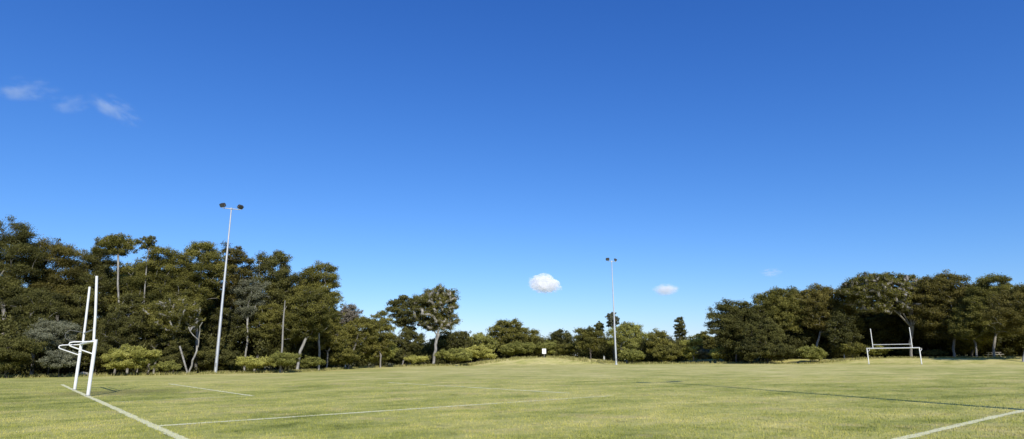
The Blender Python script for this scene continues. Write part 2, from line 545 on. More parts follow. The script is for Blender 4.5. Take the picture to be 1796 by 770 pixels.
def tree(name, label, cat, px, Y, crown, leaf='olive', bark='white', seed=1, clump=1.25, dens=1.0, fill=.35, trunk_r=.22,
         group=None, shrub=False, trunk_top=.25, lean=None, limb=1.0, flat=.84, lai=1.32, per=1.2, gap=1.10, ryk=1.0, fan=None, fanz=None, parts=None, dy=0.0, kx=.75, fork=None):
    """px: foot of the trunk, crown: (x0,y0,x1,y1) box in the photo, both taken at depth Y"""
    rng = np.random.default_rng(seed)
    foot = at_depth(px, horizon(px), Y); foot[2] = float(gz(foot[0], foot[1]))
    x0, y0, x1, y1 = crown
    xm, ym = (x0 + x1) / 2, (y0 + y1) / 2
    A = at_depth(x0, ym, Y); B = at_depth(x1, ym, Y); T = at_depth(xm, y0, Y); D = at_depth(xm, y1, Y)
    zt = T[2]; zb = max(D[2], foot[2] + .15)
    W_, H_ = B[0] - A[0], zt - zb
    bough = min(clump * .88, .25 * W_, .42 * H_)                    # radius of one bough of foliage
    cl = bough * .50
    rx = max(W_ / 2 - bough * .85, .1 * bough); rz = max(H_ / 2 - bough * .62, .1)
    c = np.array([(A[0] + B[0]) / 2, Y + dy, (zt + zb) / 2]) - foot
    ry = max(min(rx, 5.0), rx * .7) * ryk
    lob = lobes(rng)
    cen = []
    vol = 4 / 3 * PI * (rx + bough * .6) * (ry + bough * .6) * (rz + bough * .5)
    want = int(min(110, dens * vol / (bough ** 3 * 1.9)) + 3)
    for _ in range(want * 40):
        d = rng.normal(size=3); d /= np.linalg.norm(d)
        k = rng.uniform(fill, 1.0) ** .6 * (.90 + .40 * lob(d))
        p = c + d * np.array([rx, ry, rz]) * min(k, 1.08)
        if cen and np.min(np.linalg.norm((np.array(cen) - p) / np.array([1, 1, .80]), axis=1)) < gap * bough: continue
        cen.append(p)
        if len(cen) >= want: break
    pts, rr, tn = [], [], []
    for p in cen:
        tone = rng.normal(0, .13)
        br = bough * rng.uniform(.70, 1.22)
        asp = np.array([rng.uniform(.8, 1.45), rng.uniform(.9, 1.2), rng.uniform(.55, 1.1)])
        for _ in range(int(9 * per)):
            d = rng.normal(size=3); d /= np.linalg.norm(d)
            if d[2] < -.35: d[2] *= -.5
            q = p + d * asp * br * rng.uniform(.25, .92)
            r = cl * rng.uniform(.55, 1.2)
            q[2] = max(q[2], r * .35 + .05)
            pts.append(q); rr.append(r); tn.append(tone)
        for _ in range(0 if shrub else int(rng.integers(0, 3))):                         # a stray spray off the edge
            d = rng.normal(size=3); d /= np.linalg.norm(d); d[2] = abs(d[2]) * .6 - .2
            pts.append(p + d * br * 1.25); rr.append(cl * .5); tn.append(tone)
            pts[-1][2] = max(pts[-1][2], .2)
    pts = np.array(pts); rr = np.array(rr)
    root = empty(name, foot, label, cat, group)
    L = max(.14, .0023 * Y)
    trunk_r *= .72
    v, f, t = leaf_cloud(rng, pts, rr, L, lai, flat, tones=tn)
    pn = parts or (('stem', 'foliage') if shrub else ('trunk', 'crown'))
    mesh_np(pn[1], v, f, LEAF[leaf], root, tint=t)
    # trunk line from the foot into the crown
    h = zt - foot[2]
    top = np.array([c[0] * kx, c[1] * .6, max((zb - foot[2]) + trunk_top * (zt - zb), .2)])
    if fanz is not None: top[2] = fanz
    if lean is not None: top = top + np.array(lean)
    n = 6
    wob = rng.normal(0, .012 * h, (n + 1, 2)); wob[0] = 0
    poly = []
    for i in range(n + 1):
        q = i / n
        p = top * np.array([q ** 1.25, q ** 1.25, q]); p[:2] += wob[i] * q
        p[2] -= .12 * (1 - q)
        poly.append(p)
    roots = [poly]
    if fork is not None:                                # a second stem leaving the same foot
        e = np.array(fork, float)
        roots.insert(0, [poly[0] + e * np.array([q, q, q]) * (1 + .15 * math.sin(q * 5)) for q in np.linspace(.0, 1, 6)])
    if fan is not None:
        for e in fan:
            e = np.array(e, float); mid = top + (e - top) * .5 + np.array([0, 0, .10 * np.linalg.norm(e - top)]) * (1 if e[2] < 12 else .3)
            mid = mid + rng.normal(0, .05, 3) * np.linalg.norm(e - top)
            roots.append([top * .96, top + (mid - top) * .5 + rng.normal(0, .1, 3), mid, (mid + e) / 2 + rng.normal(0, .15, 3), e])
    nodes, par, rad, nroot = skeleton(rng, roots, list(pts), trunk_r, .022 * limb + .004, hub=poly[-1])
    for i in range(len(roots[0]) if fork is not None else 0):
        rad[i] = max(rad[i], trunk_r * (.8 - .4 * i / n))
    o0 = len(roots[0]) if fork is not None else 0
    if fan is not None:
        for m_ in range(len(fan)):
            for i in range(5):
                j = o0 + n + 1 + m_ * 5 + i
                rad[j] = min(max(rad[j], trunk_r * (.44 - .075 * i)), trunk_r * .5)
    for i in range(n + 1):
        rad[o0 + i] = max(rad[o0 + i], trunk_r * (1.0 - .5 * i / n)) * (1.25 if i == 0 else 1)
    vv, ff = limb_mesh(nodes, par, rad, 7)
    mesh_np(pn[0], vv, ff, BARK[bark], root, smooth_shade=True)
    return root

def copy_tree(o, loc, rz=0.0, sc=1.0, label=None):
    c = o.copy(); COL.objects.link(c); c.location = [float(v) for v in loc]; c.rotation_euler = (0, 0, rz); c.scale = (sc, sc, sc)
    if label: c['label'] = label
    for ch in list(o.children):
        d = ch.copy(); COL.objects.link(d); d.parent = c
    return c

GT = 'gum_tree'
# --- left wood, front rank
LW = 'gum trees of the left wood'
def gum(label, *a, **k):
    k.setdefault('dy', 1.0); k.setdefault('ryk', .72)
    return tree(GT, label, 'tree', *a, **k)
gum('tall dark gum whose dome fills the upper left corner of the wood', 5, 66, (-75, 383, 66, 570), 'dark', 'grey', 11, 1.7, .8, group=LW, trunk_r=.26)
gum('bronze gum with a broad flat crown behind the far left goal post', 92, 70, (28, 403, 152, 570), 'brown', 'grey', 12, 1.6, .9, group=LW, trunk_r=.24)
gum('tall open gum with a long bare white trunk above the goal posts', 203, 70.5, (152, 404, 236, 456), 'olive', 'white', 13, 1.0, .8, group=LW, trunk_r=.15, trunk_top=.6, lai=1.6)
gum('dense gum filling the wood right of the white trunk, below the skyline dip', 262, 71, (206, 428, 326, 560), 'olive', 'grey', 14, 1.4, .85, group=LW)
gum('gum with a small raised tuft on its crown left of the light pole', 345, 73, (286, 418, 398, 556), 'olive', 'white', 15, 1.35, .8, group=LW)
gum('gum whose rounded crown rises directly behind the left light pole', 402, 81, (352, 424, 446, 560), 'brown', 'grey', 16, 1.35, .85, group=LW)
gum('highest rounded gum just right of the left light pole', 462, 83, (424, 429, 524, 580), 'dark', 'grey', 17, 1.5, .9, group=LW, trunk_r=.26)
gum('leaning gum with drooping sprays at the right shoulder of the left wood', 560, 84, (506, 452, 606, 588), 'olive', 'white', 18, 1.25, .8, group=LW)
gum('low lit gum with a forked white trunk left of the left light pole', 333, 67.5, (240, 512, 356, 604), 'olive', 'white', 19, 1.1, .8, group=LW, trunk_r=.135, kx=0, lean=(.7, -.4, 0), fanz=3.0, fork=(-1.3, -.3, 3.6), fan=[(1.2, -.5, 5.5), (-.2, -.6, 5)])
gum('low gum with pale crooked limbs hidden by the left light pole foot', 392, 77, (352, 535, 436, 600), 'dark', 'white', 20, 1.0, .7, group=LW, trunk_r=.16)
gum('gum with a short thick white trunk between the bushes', 522, 77, (466, 505, 592, 606), 'olive', 'white', 21, 1.1, .8, group=LW, trunk_r=.24, lean=(.5, 0, 0))
gum('small gum with a thin grey leaning trunk at the edge of the left wood', 611, 92, (590, 548, 662, 622), 'olive', 'grey', 22, 1.1, .9, group=LW, trunk_r=.17)
gum('rounded low gum ending the left wood beside the gap of sky', 668, 104, (628, 546, 700, 636), 'olive', 'grey', 23, 1.2, .9, group=LW, trunk_r=.18)
gum('mid height gum with a white slanting branch behind the goal posts', 226, 69, (178, 512, 262, 566), 'dark', 'white', 24, 1.0, .6, group=LW, trunk_r=.17, lai=1.7)
gum('grey leaved gum at the far left edge behind the posts', 60, 63, (-10, 500, 112, 600), 'dark', 'grey', 25, 1.3, .8, group=LW)
gum('dark gum standing deep behind the crossbar of the near posts', 132, 70, (86, 470, 190, 590), 'dark', 'grey', 26, 1.3, .75, group=LW)
gum('olive gum standing low between the bare trunk and the light pole', 448, 78, (414, 520, 500, 610), 'olive', 'grey', 27, 1.15, .85, group=LW)
tree('bare_tree', 'pale leafless twiggy treetop poking up at the right end of the left wood', 'tree', 606, 100, (592, 530, 638, 580), 'twig', 'white', 28, .9, .5, lai=.5, trunk_r=.12, limb=1.3)
gum('dark low gum between the near posts and the forked white trunk', 204, 67, (160, 540, 246, 640), 'dark', 'grey', 201, 1.1, .9, group=LW, trunk_r=.16)
gum('dark low gum behind the wide sunlit yellow green bush', 272, 70, (236, 556, 304, 630), 'dark', 'grey', 202, 1.1, .9, group=LW, trunk_r=.16)
gum('shaded low gum between the two bare white trunks', 508, 82, (480, 548, 552, 634), 'dark', 'grey', 203, 1.1, .9, group=LW, trunk_r=.16)
gum('olive low gum under the drooping right shoulder of the left wood', 574, 86, (536, 546, 612, 632), 'olive', 'grey', 204, 1.1, .9, group=LW, trunk_r=.16)
gum('dark gum behind the long bare white trunk above the goal posts', 170, 75, (112, 422, 206, 540), 'dark', 'grey', 205, 1.3, .8, group=LW, trunk_r=.2)
gum('thin gum whose tiny tuft pokes above the skyline right of the white trunk', 243, 70, (230, 404, 268, 446), 'olive', 'white', 206, 1.3, .8, group=LW, trunk_r=.10)
gum('gum with an arching pale trunk filling the wood between both bare pale trunks', 300, 72, (268, 470, 352, 560), 'olive', 'white', 207, 1.2, .8, group=LW, trunk_r=.18)
gum('grey green gum right of the left light pole, halfway up the wood', 430, 77, (396, 482, 470, 570), 'grey', 'white', 208, 1.1, .7, group=LW, trunk_r=.16)
# dead trunk
def snag():
    root = empty('dead_tree', (*at_depth(493, horizon(493), 71.5)[:2], 0.0), 'straight bare grey dead trunk standing among the trees right of the left light pole', 'tree')
    top = at_depth(500, 527, 71.5) - np.array(root.location)
    m = MB(); m.tube([(0, 0, -.1), top * .35 + [.05, 0, 0], top * .7 + [-.04, 0, 0], top], [.12, .10, .085, .05], 8)
    m.tube([top * .86, top * .86 + [.25, 0, .5]], [.04, .015], 6); m.tube([top * .6, top * .6 + [-.3, .1, .45]], [.04, .015], 6)
    m.build('trunk', BARK['pale'], root)
snag()
# --- left wood, back rank (same mesh copied)
BK = 'back rank of the left wood'
bl = 'dark gum in the shaded back rank of the left wood'
b1 = tree(GT, bl, 'tree', 110, 86, (50, 480, 176, 612), 'dark', 'grey', 31, 1.6, .75, group=BK, trunk_r=.22)
b2 = tree(GT, bl, 'tree', 420, 90, (366, 490, 474, 618), 'olive', 'grey', 32, 1.5, .7, group=BK, trunk_r=.22)
for i, (px, Y, q) in enumerate([(-60, 74, .95), (0, 84, .95), (55, 80, .9), (228, 80, 1.16), (258, 88, 1.1), (298, 84, 1.12), (524, 91, 1.1), (360, 92, 1.0), (490, 94, .9), (555, 102, .92), (600, 112, .78), (-110, 66, 1.0)]):
    p = at_depth(px, horizon(px), Y); p[2] = gz(p[0], p[1])
    copy_tree((b1, b2)[i % 2], p, 1.1 + 1.9 * i, q)
# --- tree beside the camera's left whose shadow lies on the grass
gum('gum beyond the left edge of the picture', -250, 33.5, (-360, 420, -150, 560), 'olive', 'grey', 41, 1.3, .8)

# --- left wood shrubs
SH = 'bushes along the foot of the left wood'
def bush(label, px, Y, crown, leaf, seed, clump=.75, dens=1.15, group=None, **k):
    return tree('shrub', label, 'shrub', px, Y, crown, leaf, 'dark', seed, clump, dens, .3, .06, group=group, shrub=True, trunk_top=.1, lai=k.pop('lai', 2.4), flat=.72, **k)
bush('wide sunlit yellow green bush right of the near goal posts', 240, 64.5, (184, 606, 294, 656), 'lime', 51, .8, group=SH)
bush('small pale bush between the wide bright bush and the forked trunk', 292, 65.5, (268, 633, 318, 657), 'green', 52, .55, group=SH)
bush('round bright bush just right of the left light pole', 447, 71, (414, 624, 484, 655), 'lime', 53, .7, group=SH)
bush('green bush below the bare grey trunk', 497, 70.6, (466, 615, 526, 654), 'green', 54, .75, group=SH)
bush('low bush right of the thick white trunk', 548, 79, (520, 623, 574, 649), 'green', 55, .7, group=SH)
bush('grey green soft bush behind the left goal post', 88, 61.5, (44, 556, 134, 628), 'grey', 56, .95, group=SH)
bush('small grey bush under the crossbar arms', 108, 59.5, (70, 612, 138, 656), 'grey', 57, .7, group=SH)
bush('dark bush in the bottom left corner of the wood', 18, 58, (-40, 585, 62, 662), 'dark', 58, 1.0, group=SH)
bush('dark bush between the near goal posts and the bright bush', 172, 66, (134, 598, 206, 655), 'dark', 59, .85, group=SH)
bush('dark bush close behind the foot of the left light pole', 372, 73, (332, 606, 418, 654), 'dark', 60, .85, group=SH)
bush('leafy bush under the leaning trunk at the edge of the left wood', 590, 90, (558, 608, 632, 646), 'olive', 61, .85, group=SH)
bush('bush filling the low end of the left wood', 660, 108, (622, 590, 704, 642), 'green', 62, 1.0, group=SH)
bush('dark bush in the hollow left of the forked white trunk', 306, 69, (280, 590, 336, 652), 'dark', 63, .85, group=SH)
# --- centre
gum('largest gum of the middle, with a tall white trunk and layered crown', 760, 121, (716, 494, 815, 590), 'olive', 'white', 71, 1.75, .72, trunk_r=.38, trunk_top=.2, lean=(.6, 0, 0), fanz=6.0, kx=0, fan=[(-2.4, .8, 9.6), (.3, .8, 11), (3.0, .6, 10.2)])
gum('open gum with airy sprays leaning left of the largest middle gum', 720, 126, (672, 510, 752, 586), 'dark', 'white', 72, 1.35, .5, lai=1.6, trunk_r=.17)
gum('bushy dark gum standing behind the white trunk of the largest middle gum', 790, 134, (748, 572, 836, 632), 'dark', 'grey', 73, 1.4, .9)
gum('low dark gum left of the white trunk of the largest middle gum', 706, 122, (680, 574, 748, 632), 'dark', 'grey', 74, 1.3, .9)
gum('light green rounded tree sloping down right of the largest middle gum', 846, 136, (806, 584, 876, 634), 'green', 'grey', 75, 1.3, 1.0, trunk_r=.14)
gum('broad domed tree alone left of the white sign', 902, 142, (848, 560, 948, 628), 'olive', 'grey', 76, 1.6, .9)
gum('narrow topped tree right of the white sign', 985, 142, (964, 567, 1008, 628), 'dark', 'grey', 77, 1.3, .95, trunk_r=.14)
gum('squat dense dark tree left of the right light pole', 1036, 128, (1002, 568, 1070, 634), 'olive', 'dark', 78, 1.4, 1.05)
gum('tallest green tree right beside the right light pole', 1098, 126, (1064, 558, 1142, 632), 'green', 'grey', 79, 1.5, .95)
gum('rounded dark tree second to the right of the right light pole', 1160, 130, (1124, 574, 1192, 634), 'olive', 'dark', 80, 1.4, 1.05)
gum('slim tree with a topknot of foliage rising over the low trees', 1194, 140, (1180, 554, 1210, 604), 'dark', 'grey', 81, .95, .8, trunk_r=.12)
gum('yellow green tree left of the right wood', 1216, 129, (1192, 588, 1242, 634), 'lime', 'grey', 82, 1.1, .95, trunk_r=.12)
gum('dull low tree tucked against the left end of the right wood', 1238, 138, (1206, 578, 1262, 628), 'olive', 'grey', 83, 1.2, .9)
gum('sparse spindly treetop showing behind the right light pole', 1076, 134, (1062, 544, 1090, 578), 'grey', 'grey', 84, .6, .5, lai=.22, trunk_r=.10)
gum('thin feathery treetop left of the right light pole', 1050, 138, (1038, 561, 1064, 590), 'dark', 'grey', 85, .8, .6, lai=1.1, trunk_r=.10)
CB = 'low bushes across the middle'
bush('dense bush right of the white trunk of the largest middle gum', 796, 118, (764, 608, 832, 641), 'green', 91, 1.0, group=CB)
bush('small bush left of the white trunk of the largest middle gum', 730, 118, (706, 622, 752, 642), 'lime', 92, .8, group=CB)
bush('sunlit bush at the left foot of the grassy mound', 836, 132, (812, 606, 872, 636), 'lime', 93, 1.0, group=CB)
bush('bush behind the mound below the broad domed tree', 908, 138, (868, 600, 946, 632), 'green', 94, 1.1, group=CB)
bush('bush close behind the white sign', 958, 140, (934, 596, 984, 630), 'green', 95, 1.1, group=CB)
bush('low bush between the white sign and the squat dark tree', 990, 134, (966, 602, 1014, 632), 'olive', 96, 1.0, group=CB)
bush('bush at the foot of the tallest green tree beside the pole', 1108, 122, (1082, 612, 1136, 637), 'green', 97, .9, group=CB)
bush('bush between the rounded dark tree and the yellow green tree', 1176, 125, (1140, 602, 1204, 636), 'olive', 98, 1.0, group=CB)
bush('yellow bush standing clear before the left end of the right wood', 1266, 124, (1238, 609, 1290, 637), 'lime', 99, .85, group=CB)
bush('greyish low bush left of the clear yellow bush', 1234, 130, (1212, 606, 1254, 636), 'grey', 100, .9, group=CB)
bush('shaded bush at the foot of the low left gums of the middle', 690, 116, (664, 606, 716, 642), 'dark', 101, 1.0, group=CB)
# --- right wood
RW = 'trees of the right wood'
gum('rounded dark tree forming the left shoulder of the right wood', 1290, 120, (1236, 517, 1352, 632), 'dark', 'dark', 111, 1.7, .95, group=RW, trunk_r=.26)
gum('gum with a loose crown edge and sky gaps on the left of the right wood', 1368, 119, (1312, 493, 1428, 600), 'olive', 'grey', 112, 1.6, .8, group=RW, trunk_r=.26)
gum('gum with a pale upright trunk midway along the right wood', 1428, 117, (1390, 495, 1506, 600), 'brown', 'white', 113, 1.6, .85, group=RW, trunk_r=.26)
gum('huge spreading gum with white fanned limbs behind the far goal', 1597, 112, (1480, 470, 1650, 560), 'olive', 'grey', 114, 1.5, .62, group=RW, trunk_r=.34, trunk_top=-.02, limb=.35, kx=0, lean=(.9, -.6, 0), dy=.9, fill=.4, fanz=5.6, fan=[(-8, 0, 12.6), (-4.2, -1, 13.3), (-.6, 0, 14.2), (2.6, -.5, 13.8), (5, 0, 11.6), (-6.5, -1.6, 9.4), (4.2, -1.4, 8.8), (.8, -1.5, 11)])
gum('broad dark gum right of the fanned white limbs', 1672, 108, (1612, 469, 1740, 618), 'brown', 'grey', 115, 1.6, .85, group=RW, trunk_r=.28)
gum('flat topped gum second from the right end of the wood', 1742, 102, (1690, 474, 1810, 612), 'olive', 'grey', 116, 1.6, .85, group=RW, trunk_r=.26)
gum('gum with a pale trunk at the right edge of the picture', 1792, 90, (1744, 488, 1900, 602), 'brown', 'white', 117, 1.5, .85, group=RW, trunk_r=.24)
gum('low dark gum below the loose crown on the left of the right wood', 1345, 114, (1304, 556, 1392, 634), 'dark', 'dark', 118, 1.4, .95, group=RW)
gum('low gum with a white stem left of the far goal', 1480, 112, (1446, 550, 1522, 628), 'dark', 'white', 119, 1.3, .85, group=RW, trunk_r=.16)
gum('dark gum filling under the crown behind the far goal', 1546, 122, (1500, 540, 1590, 630), 'dark', 'dark', 120, 1.4, .85, group=RW)
gum('dark low gum right of the far goal', 1650, 118, (1606, 545, 1700, 626), 'dark', 'dark', 121, 1.4, .8, group=RW)
gum('olive gum of middle height lit well right of the far goal', 1712, 104, (1656, 536, 1772, 608), 'olive', 'grey', 122, 1.2, .85, group=RW)
RB = 'back rank of the right wood'
rl = 'dark gum in the shaded back rank of the right wood'
r1 = tree(GT, rl, 'tree', 1390, 132, (1320, 515, 1460, 634), 'dark', 'dark', 131, 1.8, .8, group=RB, trunk_r=.24)
r2 = tree(GT, rl, 'tree', 1540, 134, (1490, 522, 1600, 634), 'dark', 'dark', 132, 1.8, .8, group=RB, trunk_r=.24)
for i, (px, Y, q) in enumerate([(1320, 136, .85), (1468, 124, 1.05), (1500, 140, .95), (1600, 134, .9), (1630, 120, 1.13), (1703, 112, 1.1), (1745, 122, 1.0), (1790, 116, 1.0), (1850, 108, 1.0)]):
    p = at_depth(px, horizon(px), Y); p[2] = gz(p[0], p[1])
    copy_tree((r1, r2)[i % 2], p, 1.6 + 2.1 * i, q)
RS = 'bushes along the foot of the right wood'
bush('lit bush at the foot of the pale trunk in the right wood', 1424, 111, (1394, 605, 1456, 636), 'green', 141, .9, group=RS)
bush('dark bush at the left end of the right wood beside the yellow bush', 1312, 114, (1286, 596, 1340, 636), 'dark', 142, 1.0, group=RS)
bush('dark bush below the low left gum of the right wood', 1372, 112, (1336, 600, 1400, 636), 'dark', 143, 1.0, group=RS)
bush('olive bush just left of the far goal', 1494, 112, (1466, 598, 1522, 634), 'olive', 144, 1.0, group=RS)
bush('olive bush showing under the left half of the far goal crossbar', 1536, 118, (1512, 604, 1560, 630), 'green', 145, .9, group=RS)
bush('dark bush showing under the right half of the far goal crossbar', 1584, 120, (1558, 604, 1612, 626), 'dark', 146, .9, group=RS)
bush('low dark bush just right of the far goal', 1640, 112, (1612, 614, 1672, 636), 'dark', 147, .8, group=RS)
bush('lit bush under the trees well right of the far goal', 1690, 114, (1662, 596, 1720, 624), 'olive', 148, .9, group=RS)

# --- undergrowth: the shaded scrub inside the woods, one mass
def undergrowth(name, label, spots, seed, leaf, n, h0, h1, rad):
    rng = np.random.default_rng(seed); C_, R_ = [], []
    for i in range(n):
        k = rng.uniform(0, len(spots) - 1); j = int(k); q = k - j
        px = spots[j][0] * (1 - q) + spots[j + 1][0] * q; Y = spots[j][1] * (1 - q) + spots[j + 1][1] * q + rng.uniform(0, spots[j][2])
        p = at_depth(px, horizon(px), Y); r = rng.uniform(*rad)
        C_.append((p[0], Y, gz(p[0], Y) + rng.uniform(h0, h1))); R_.append(r)
    v, f, t = leaf_cloud(rng, np.array(C_), np.array(R_), .36, 1.9, .75)
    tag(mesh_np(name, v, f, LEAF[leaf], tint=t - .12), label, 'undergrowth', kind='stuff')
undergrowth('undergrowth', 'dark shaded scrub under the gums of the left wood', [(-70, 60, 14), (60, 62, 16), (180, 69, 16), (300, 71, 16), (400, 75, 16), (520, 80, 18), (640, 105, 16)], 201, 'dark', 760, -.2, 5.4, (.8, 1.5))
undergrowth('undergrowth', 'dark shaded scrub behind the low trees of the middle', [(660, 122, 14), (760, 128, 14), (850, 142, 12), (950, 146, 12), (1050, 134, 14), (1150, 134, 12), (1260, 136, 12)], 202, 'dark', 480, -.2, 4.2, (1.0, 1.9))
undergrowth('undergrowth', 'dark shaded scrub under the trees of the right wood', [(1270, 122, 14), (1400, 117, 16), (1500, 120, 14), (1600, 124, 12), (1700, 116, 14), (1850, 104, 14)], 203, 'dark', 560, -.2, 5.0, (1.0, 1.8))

def woodland():
    rng = np.random.default_rng(77); n = 1700
    x = rng.uniform(-330, 330, n); y = 205 + rng.uniform(0, 60, n) - .0008 * x * x
    h = rng.uniform(-.4, 4.6, n) + .8 * np.sin(x * .05)
    v, f, t = leaf_cloud(rng, np.stack([x, y, gz(x, y) + h], 1), rng.uniform(1.6, 2.8, n), .75, 1.9, .8)
    tag(mesh_np('woodland', v, f, LEAF['dark'], tint=t), 'far dark woodland seen in slivers behind all the trees', 'woodland', kind='stuff')
woodland()

# ------------------------------------------------------------------ grass blades
def blades(name, label, X, Y, hmin, hmax, wid, mat, seed, tint=None, spread=.5):
    rng = np.random.default_rng(seed); n = len(X)
    Z = gz(X, Y); h = rng.uniform(hmin, hmax, n); wd = wid * rng.uniform(.6, 1.3, n)
    a = rng.uniform(0, PI, n); dx, dy = np.cos(a) * wd / 2, np.sin(a) * wd / 2
    b = rng.uniform(0, 2 * PI, n); l = h * rng.uniform(0, spread, n)
    v = np.stack([np.stack([X - dx, Y - dy, Z - .003], 1), np.stack([X + dx, Y + dy, Z - .003], 1), np.stack([X + np.cos(b) * l, Y + np.sin(b) * l, Z + h], 1)], 1).reshape(-1, 3)
    t = rng.uniform(0, 1, n) if tint is None else tint
    return tag(mesh_np(name, v, np.arange(3 * n).reshape(n, 3), mat, tint=t), label, 'grass', kind='stuff')

rng = np.random.default_rng(7)
NB = 330000
yy = 8.5 * (46 / 8.5) ** rng.uniform(0, 1, NB)
xx = rng.uniform(-1, 1, NB) * (yy * .95 + 4)
# tufty: keep more blades where a soft pattern is high
pat = np.sin(xx * 2.1 + np.sin(yy * 1.3) * 2) * np.sin(yy * 1.9 + np.sin(xx * .9) * 2) + .6 * np.sin(xx * 5.3 + 1) * np.sin(yy * 4.7)
keep = rng.uniform(-1.4, 1.2, NB) < pat + .25
xx, yy = xx[keep], yy[keep]
online = np.zeros(len(xx), bool)
P2 = np.stack([xx, yy], 1)
for p, q, wd in LINES[:3] + LINES[4:5] + LINES[6:]:
    d = (q - p) / np.linalg.norm(q - p); r = P2 - p; s = r @ d; o = np.abs(r @ np.array([-d[1], d[0]]))
    online |= (o < wd * .58) & (s > 0) & (s < np.linalg.norm(q - p))
BL = blade_mat('grass_blades', False); BW = blade_mat('chalked_grass_blades', True)
blades('grass', 'short grass growing over the near half of the field', xx[~online], yy[~online], .018, .055, .017, BL, 8)
blades('grass', 'whitened grass standing in the painted lines', xx[online], yy[online], .015, .04, .016, BW, 9)

def fringe_mat():
    k = NT('long_dry_grass')
    at = k.n('ShaderNodeAttribute', attribute_name='tint')
    c = k.ramp(at.outputs['Fac'], [(0, (.10, .115, .03)), (.5, (.24, .23, .07)), (1, (.46, .40, .19))])
    d = k.n('ShaderNodeBsdfDiffuse'); k.l(c, d.inputs[0]); k.l(d.outputs[0], k.out.inputs[0])
    return k.m
FR = fringe_mat()
def fringe(label, spots, n, seed, hmax, width=1.6, wid=.05):
    rng = np.random.default_rng(seed); X, Y = [], []
    k = rng.uniform(0, len(spots) - 1, n); j = k.astype(int); q = k - j
    S = np.array(spots, float)
    px = S[j, 0] * (1 - q) + S[j + 1, 0] * q; D = S[j, 1] * (1 - q) + S[j + 1, 1] * q
    tuft = np.sin(px * .21) + np.sin(px * .083 + 1) + np.sin(px * .57)
    D = D + rng.normal(0, width * .5, n) + .3 * tuft
    X = np.array([at_depth(a, horizon(a), b)[0] for a, b in zip(px, D)])
    ok = rng.uniform(-2.4, 1.2, n) < tuft
    X, D, tuft = X[ok], D[ok], tuft[ok]
    blades('long_grass', label, X, D, .12, hmax, wid, FR, seed, np.clip(rng.normal(.55, .22, len(X)) , 0, 1), .7)
fringe('long dry grass along the foot of the left wood', [(-60, 58), (60, 60.5), (200, 64), (300, 65.5), (400, 70), (500, 73), (560, 79), (600, 90), (700, 115)], 16000, 301, .42)
fringe('long dry grass along the foot of the middle trees and mound', [(690, 117), (800, 117), (840, 125), (960, 132), (1040, 124), (1140, 121), (1290, 121)], 14000, 302, .55, 2.6, .08)
fringe('long dry grass along the foot of the right wood', [(1250, 121), (1400, 110), (1500, 111), (1620, 110), (1720, 102), (1850, 88)], 11000, 303, .42, 2.0, .07)

# ------------------------------------------------------------------ goals
def goal(label, s, side, lean=(0, 0), group='combined goals at the ends of the pitch'):
    """side -1: brackets point behind the left goal, +1: behind the far goal"""
    root = empty('goal_posts', pitch(s, 0), label, 'goal posts', group)
    u3 = np.array([U[0], U[1], 0]) * side; v3 = np.array([V[0], V[1], 0]); z = np.array([0, 0, 1.0])
    W, H, TOP = 7.32, 2.44, 5.5
    for t in (0, W):
        m = MB(); m.tube([v3 * t - z * .1, v3 * t + z * (H + .06)], .075, 16); m.build('post', WHITE, root)
        m = MB(); m.tube([v3 * t + u3 * .0 + z * 0, v3 * t + z * .05], .10, 16); m.build('ground_socket', GREYPIPE, root)
    m = MB(); m.tube([v3 * -.05 + z * H, v3 * (W + .05) + z * H], .06 if side < 0 else .085, 16); m.build('crossbar', WHITE, root)
    for t, ln in ((.91, lean[0]), (W - .91, lean[1])):
        m = MB(); m.tube([v3 * t + z * (H + .055), v3 * t + u3 * ln * .3 + z * (H + 1.2), v3 * t + u3 * ln + z * TOP], .055, 14); m.build('upright', WHITE, root)
    m = MB(); m.tube([v3 * .96 + u3 * lean[0] * .1 + z * 3.0, v3 * (W - .96) + u3 * lean[1] * .1 + z * 3.0], .03 if side < 0 else .05, 12); m.build('rugby_crossbar', WHITE if side > 0 else GREYPIPE, root)
    for t in (0, W):
        # net arm: out behind the top corner, round, and slanting back to the post
        a = v3 * t + z * (H - .03); b = v3 * t + z * 1.86
        tip = v3 * t + u3 * .98 + z * 2.30
        m = MB(); m.tube([a + u3 * .05, a + u3 * .82 + z * -.03, a + u3 * .95 - z * .06, tip - z * .03, tip - u3 * .06 - z * .10, tip - u3 * .20 - z * .16, b + u3 * .06], .030, 10)
        m.build('net_arm', WHITE, root)
    if side < 0:
        # thin grey hoop behind the far upright
        t = W - .91; c = v3 * t + u3 * .35 + z * 2.88
        pts = [v3 * t + u3 * .04 + z * 3.02]
        for k in range(9):
            q = PI * k / 8
            pts.append(c + u3 * (.22 + .26 * math.sin(q)) + z * (.26 * math.cos(q)) - u3 * 0)
        pts.append(v3 * t + u3 * .05 + z * 2.55)
        m = MB(); m.tube(pts, .014, 8); m.build('hoop', DARKPIPE, root)
    return root
goal('white combined goal posts with back arms standing nearest on the left', 0, -1, (.24, .06))
goal('small distant white goal with crossbar before the right wood', 102.8, 1)

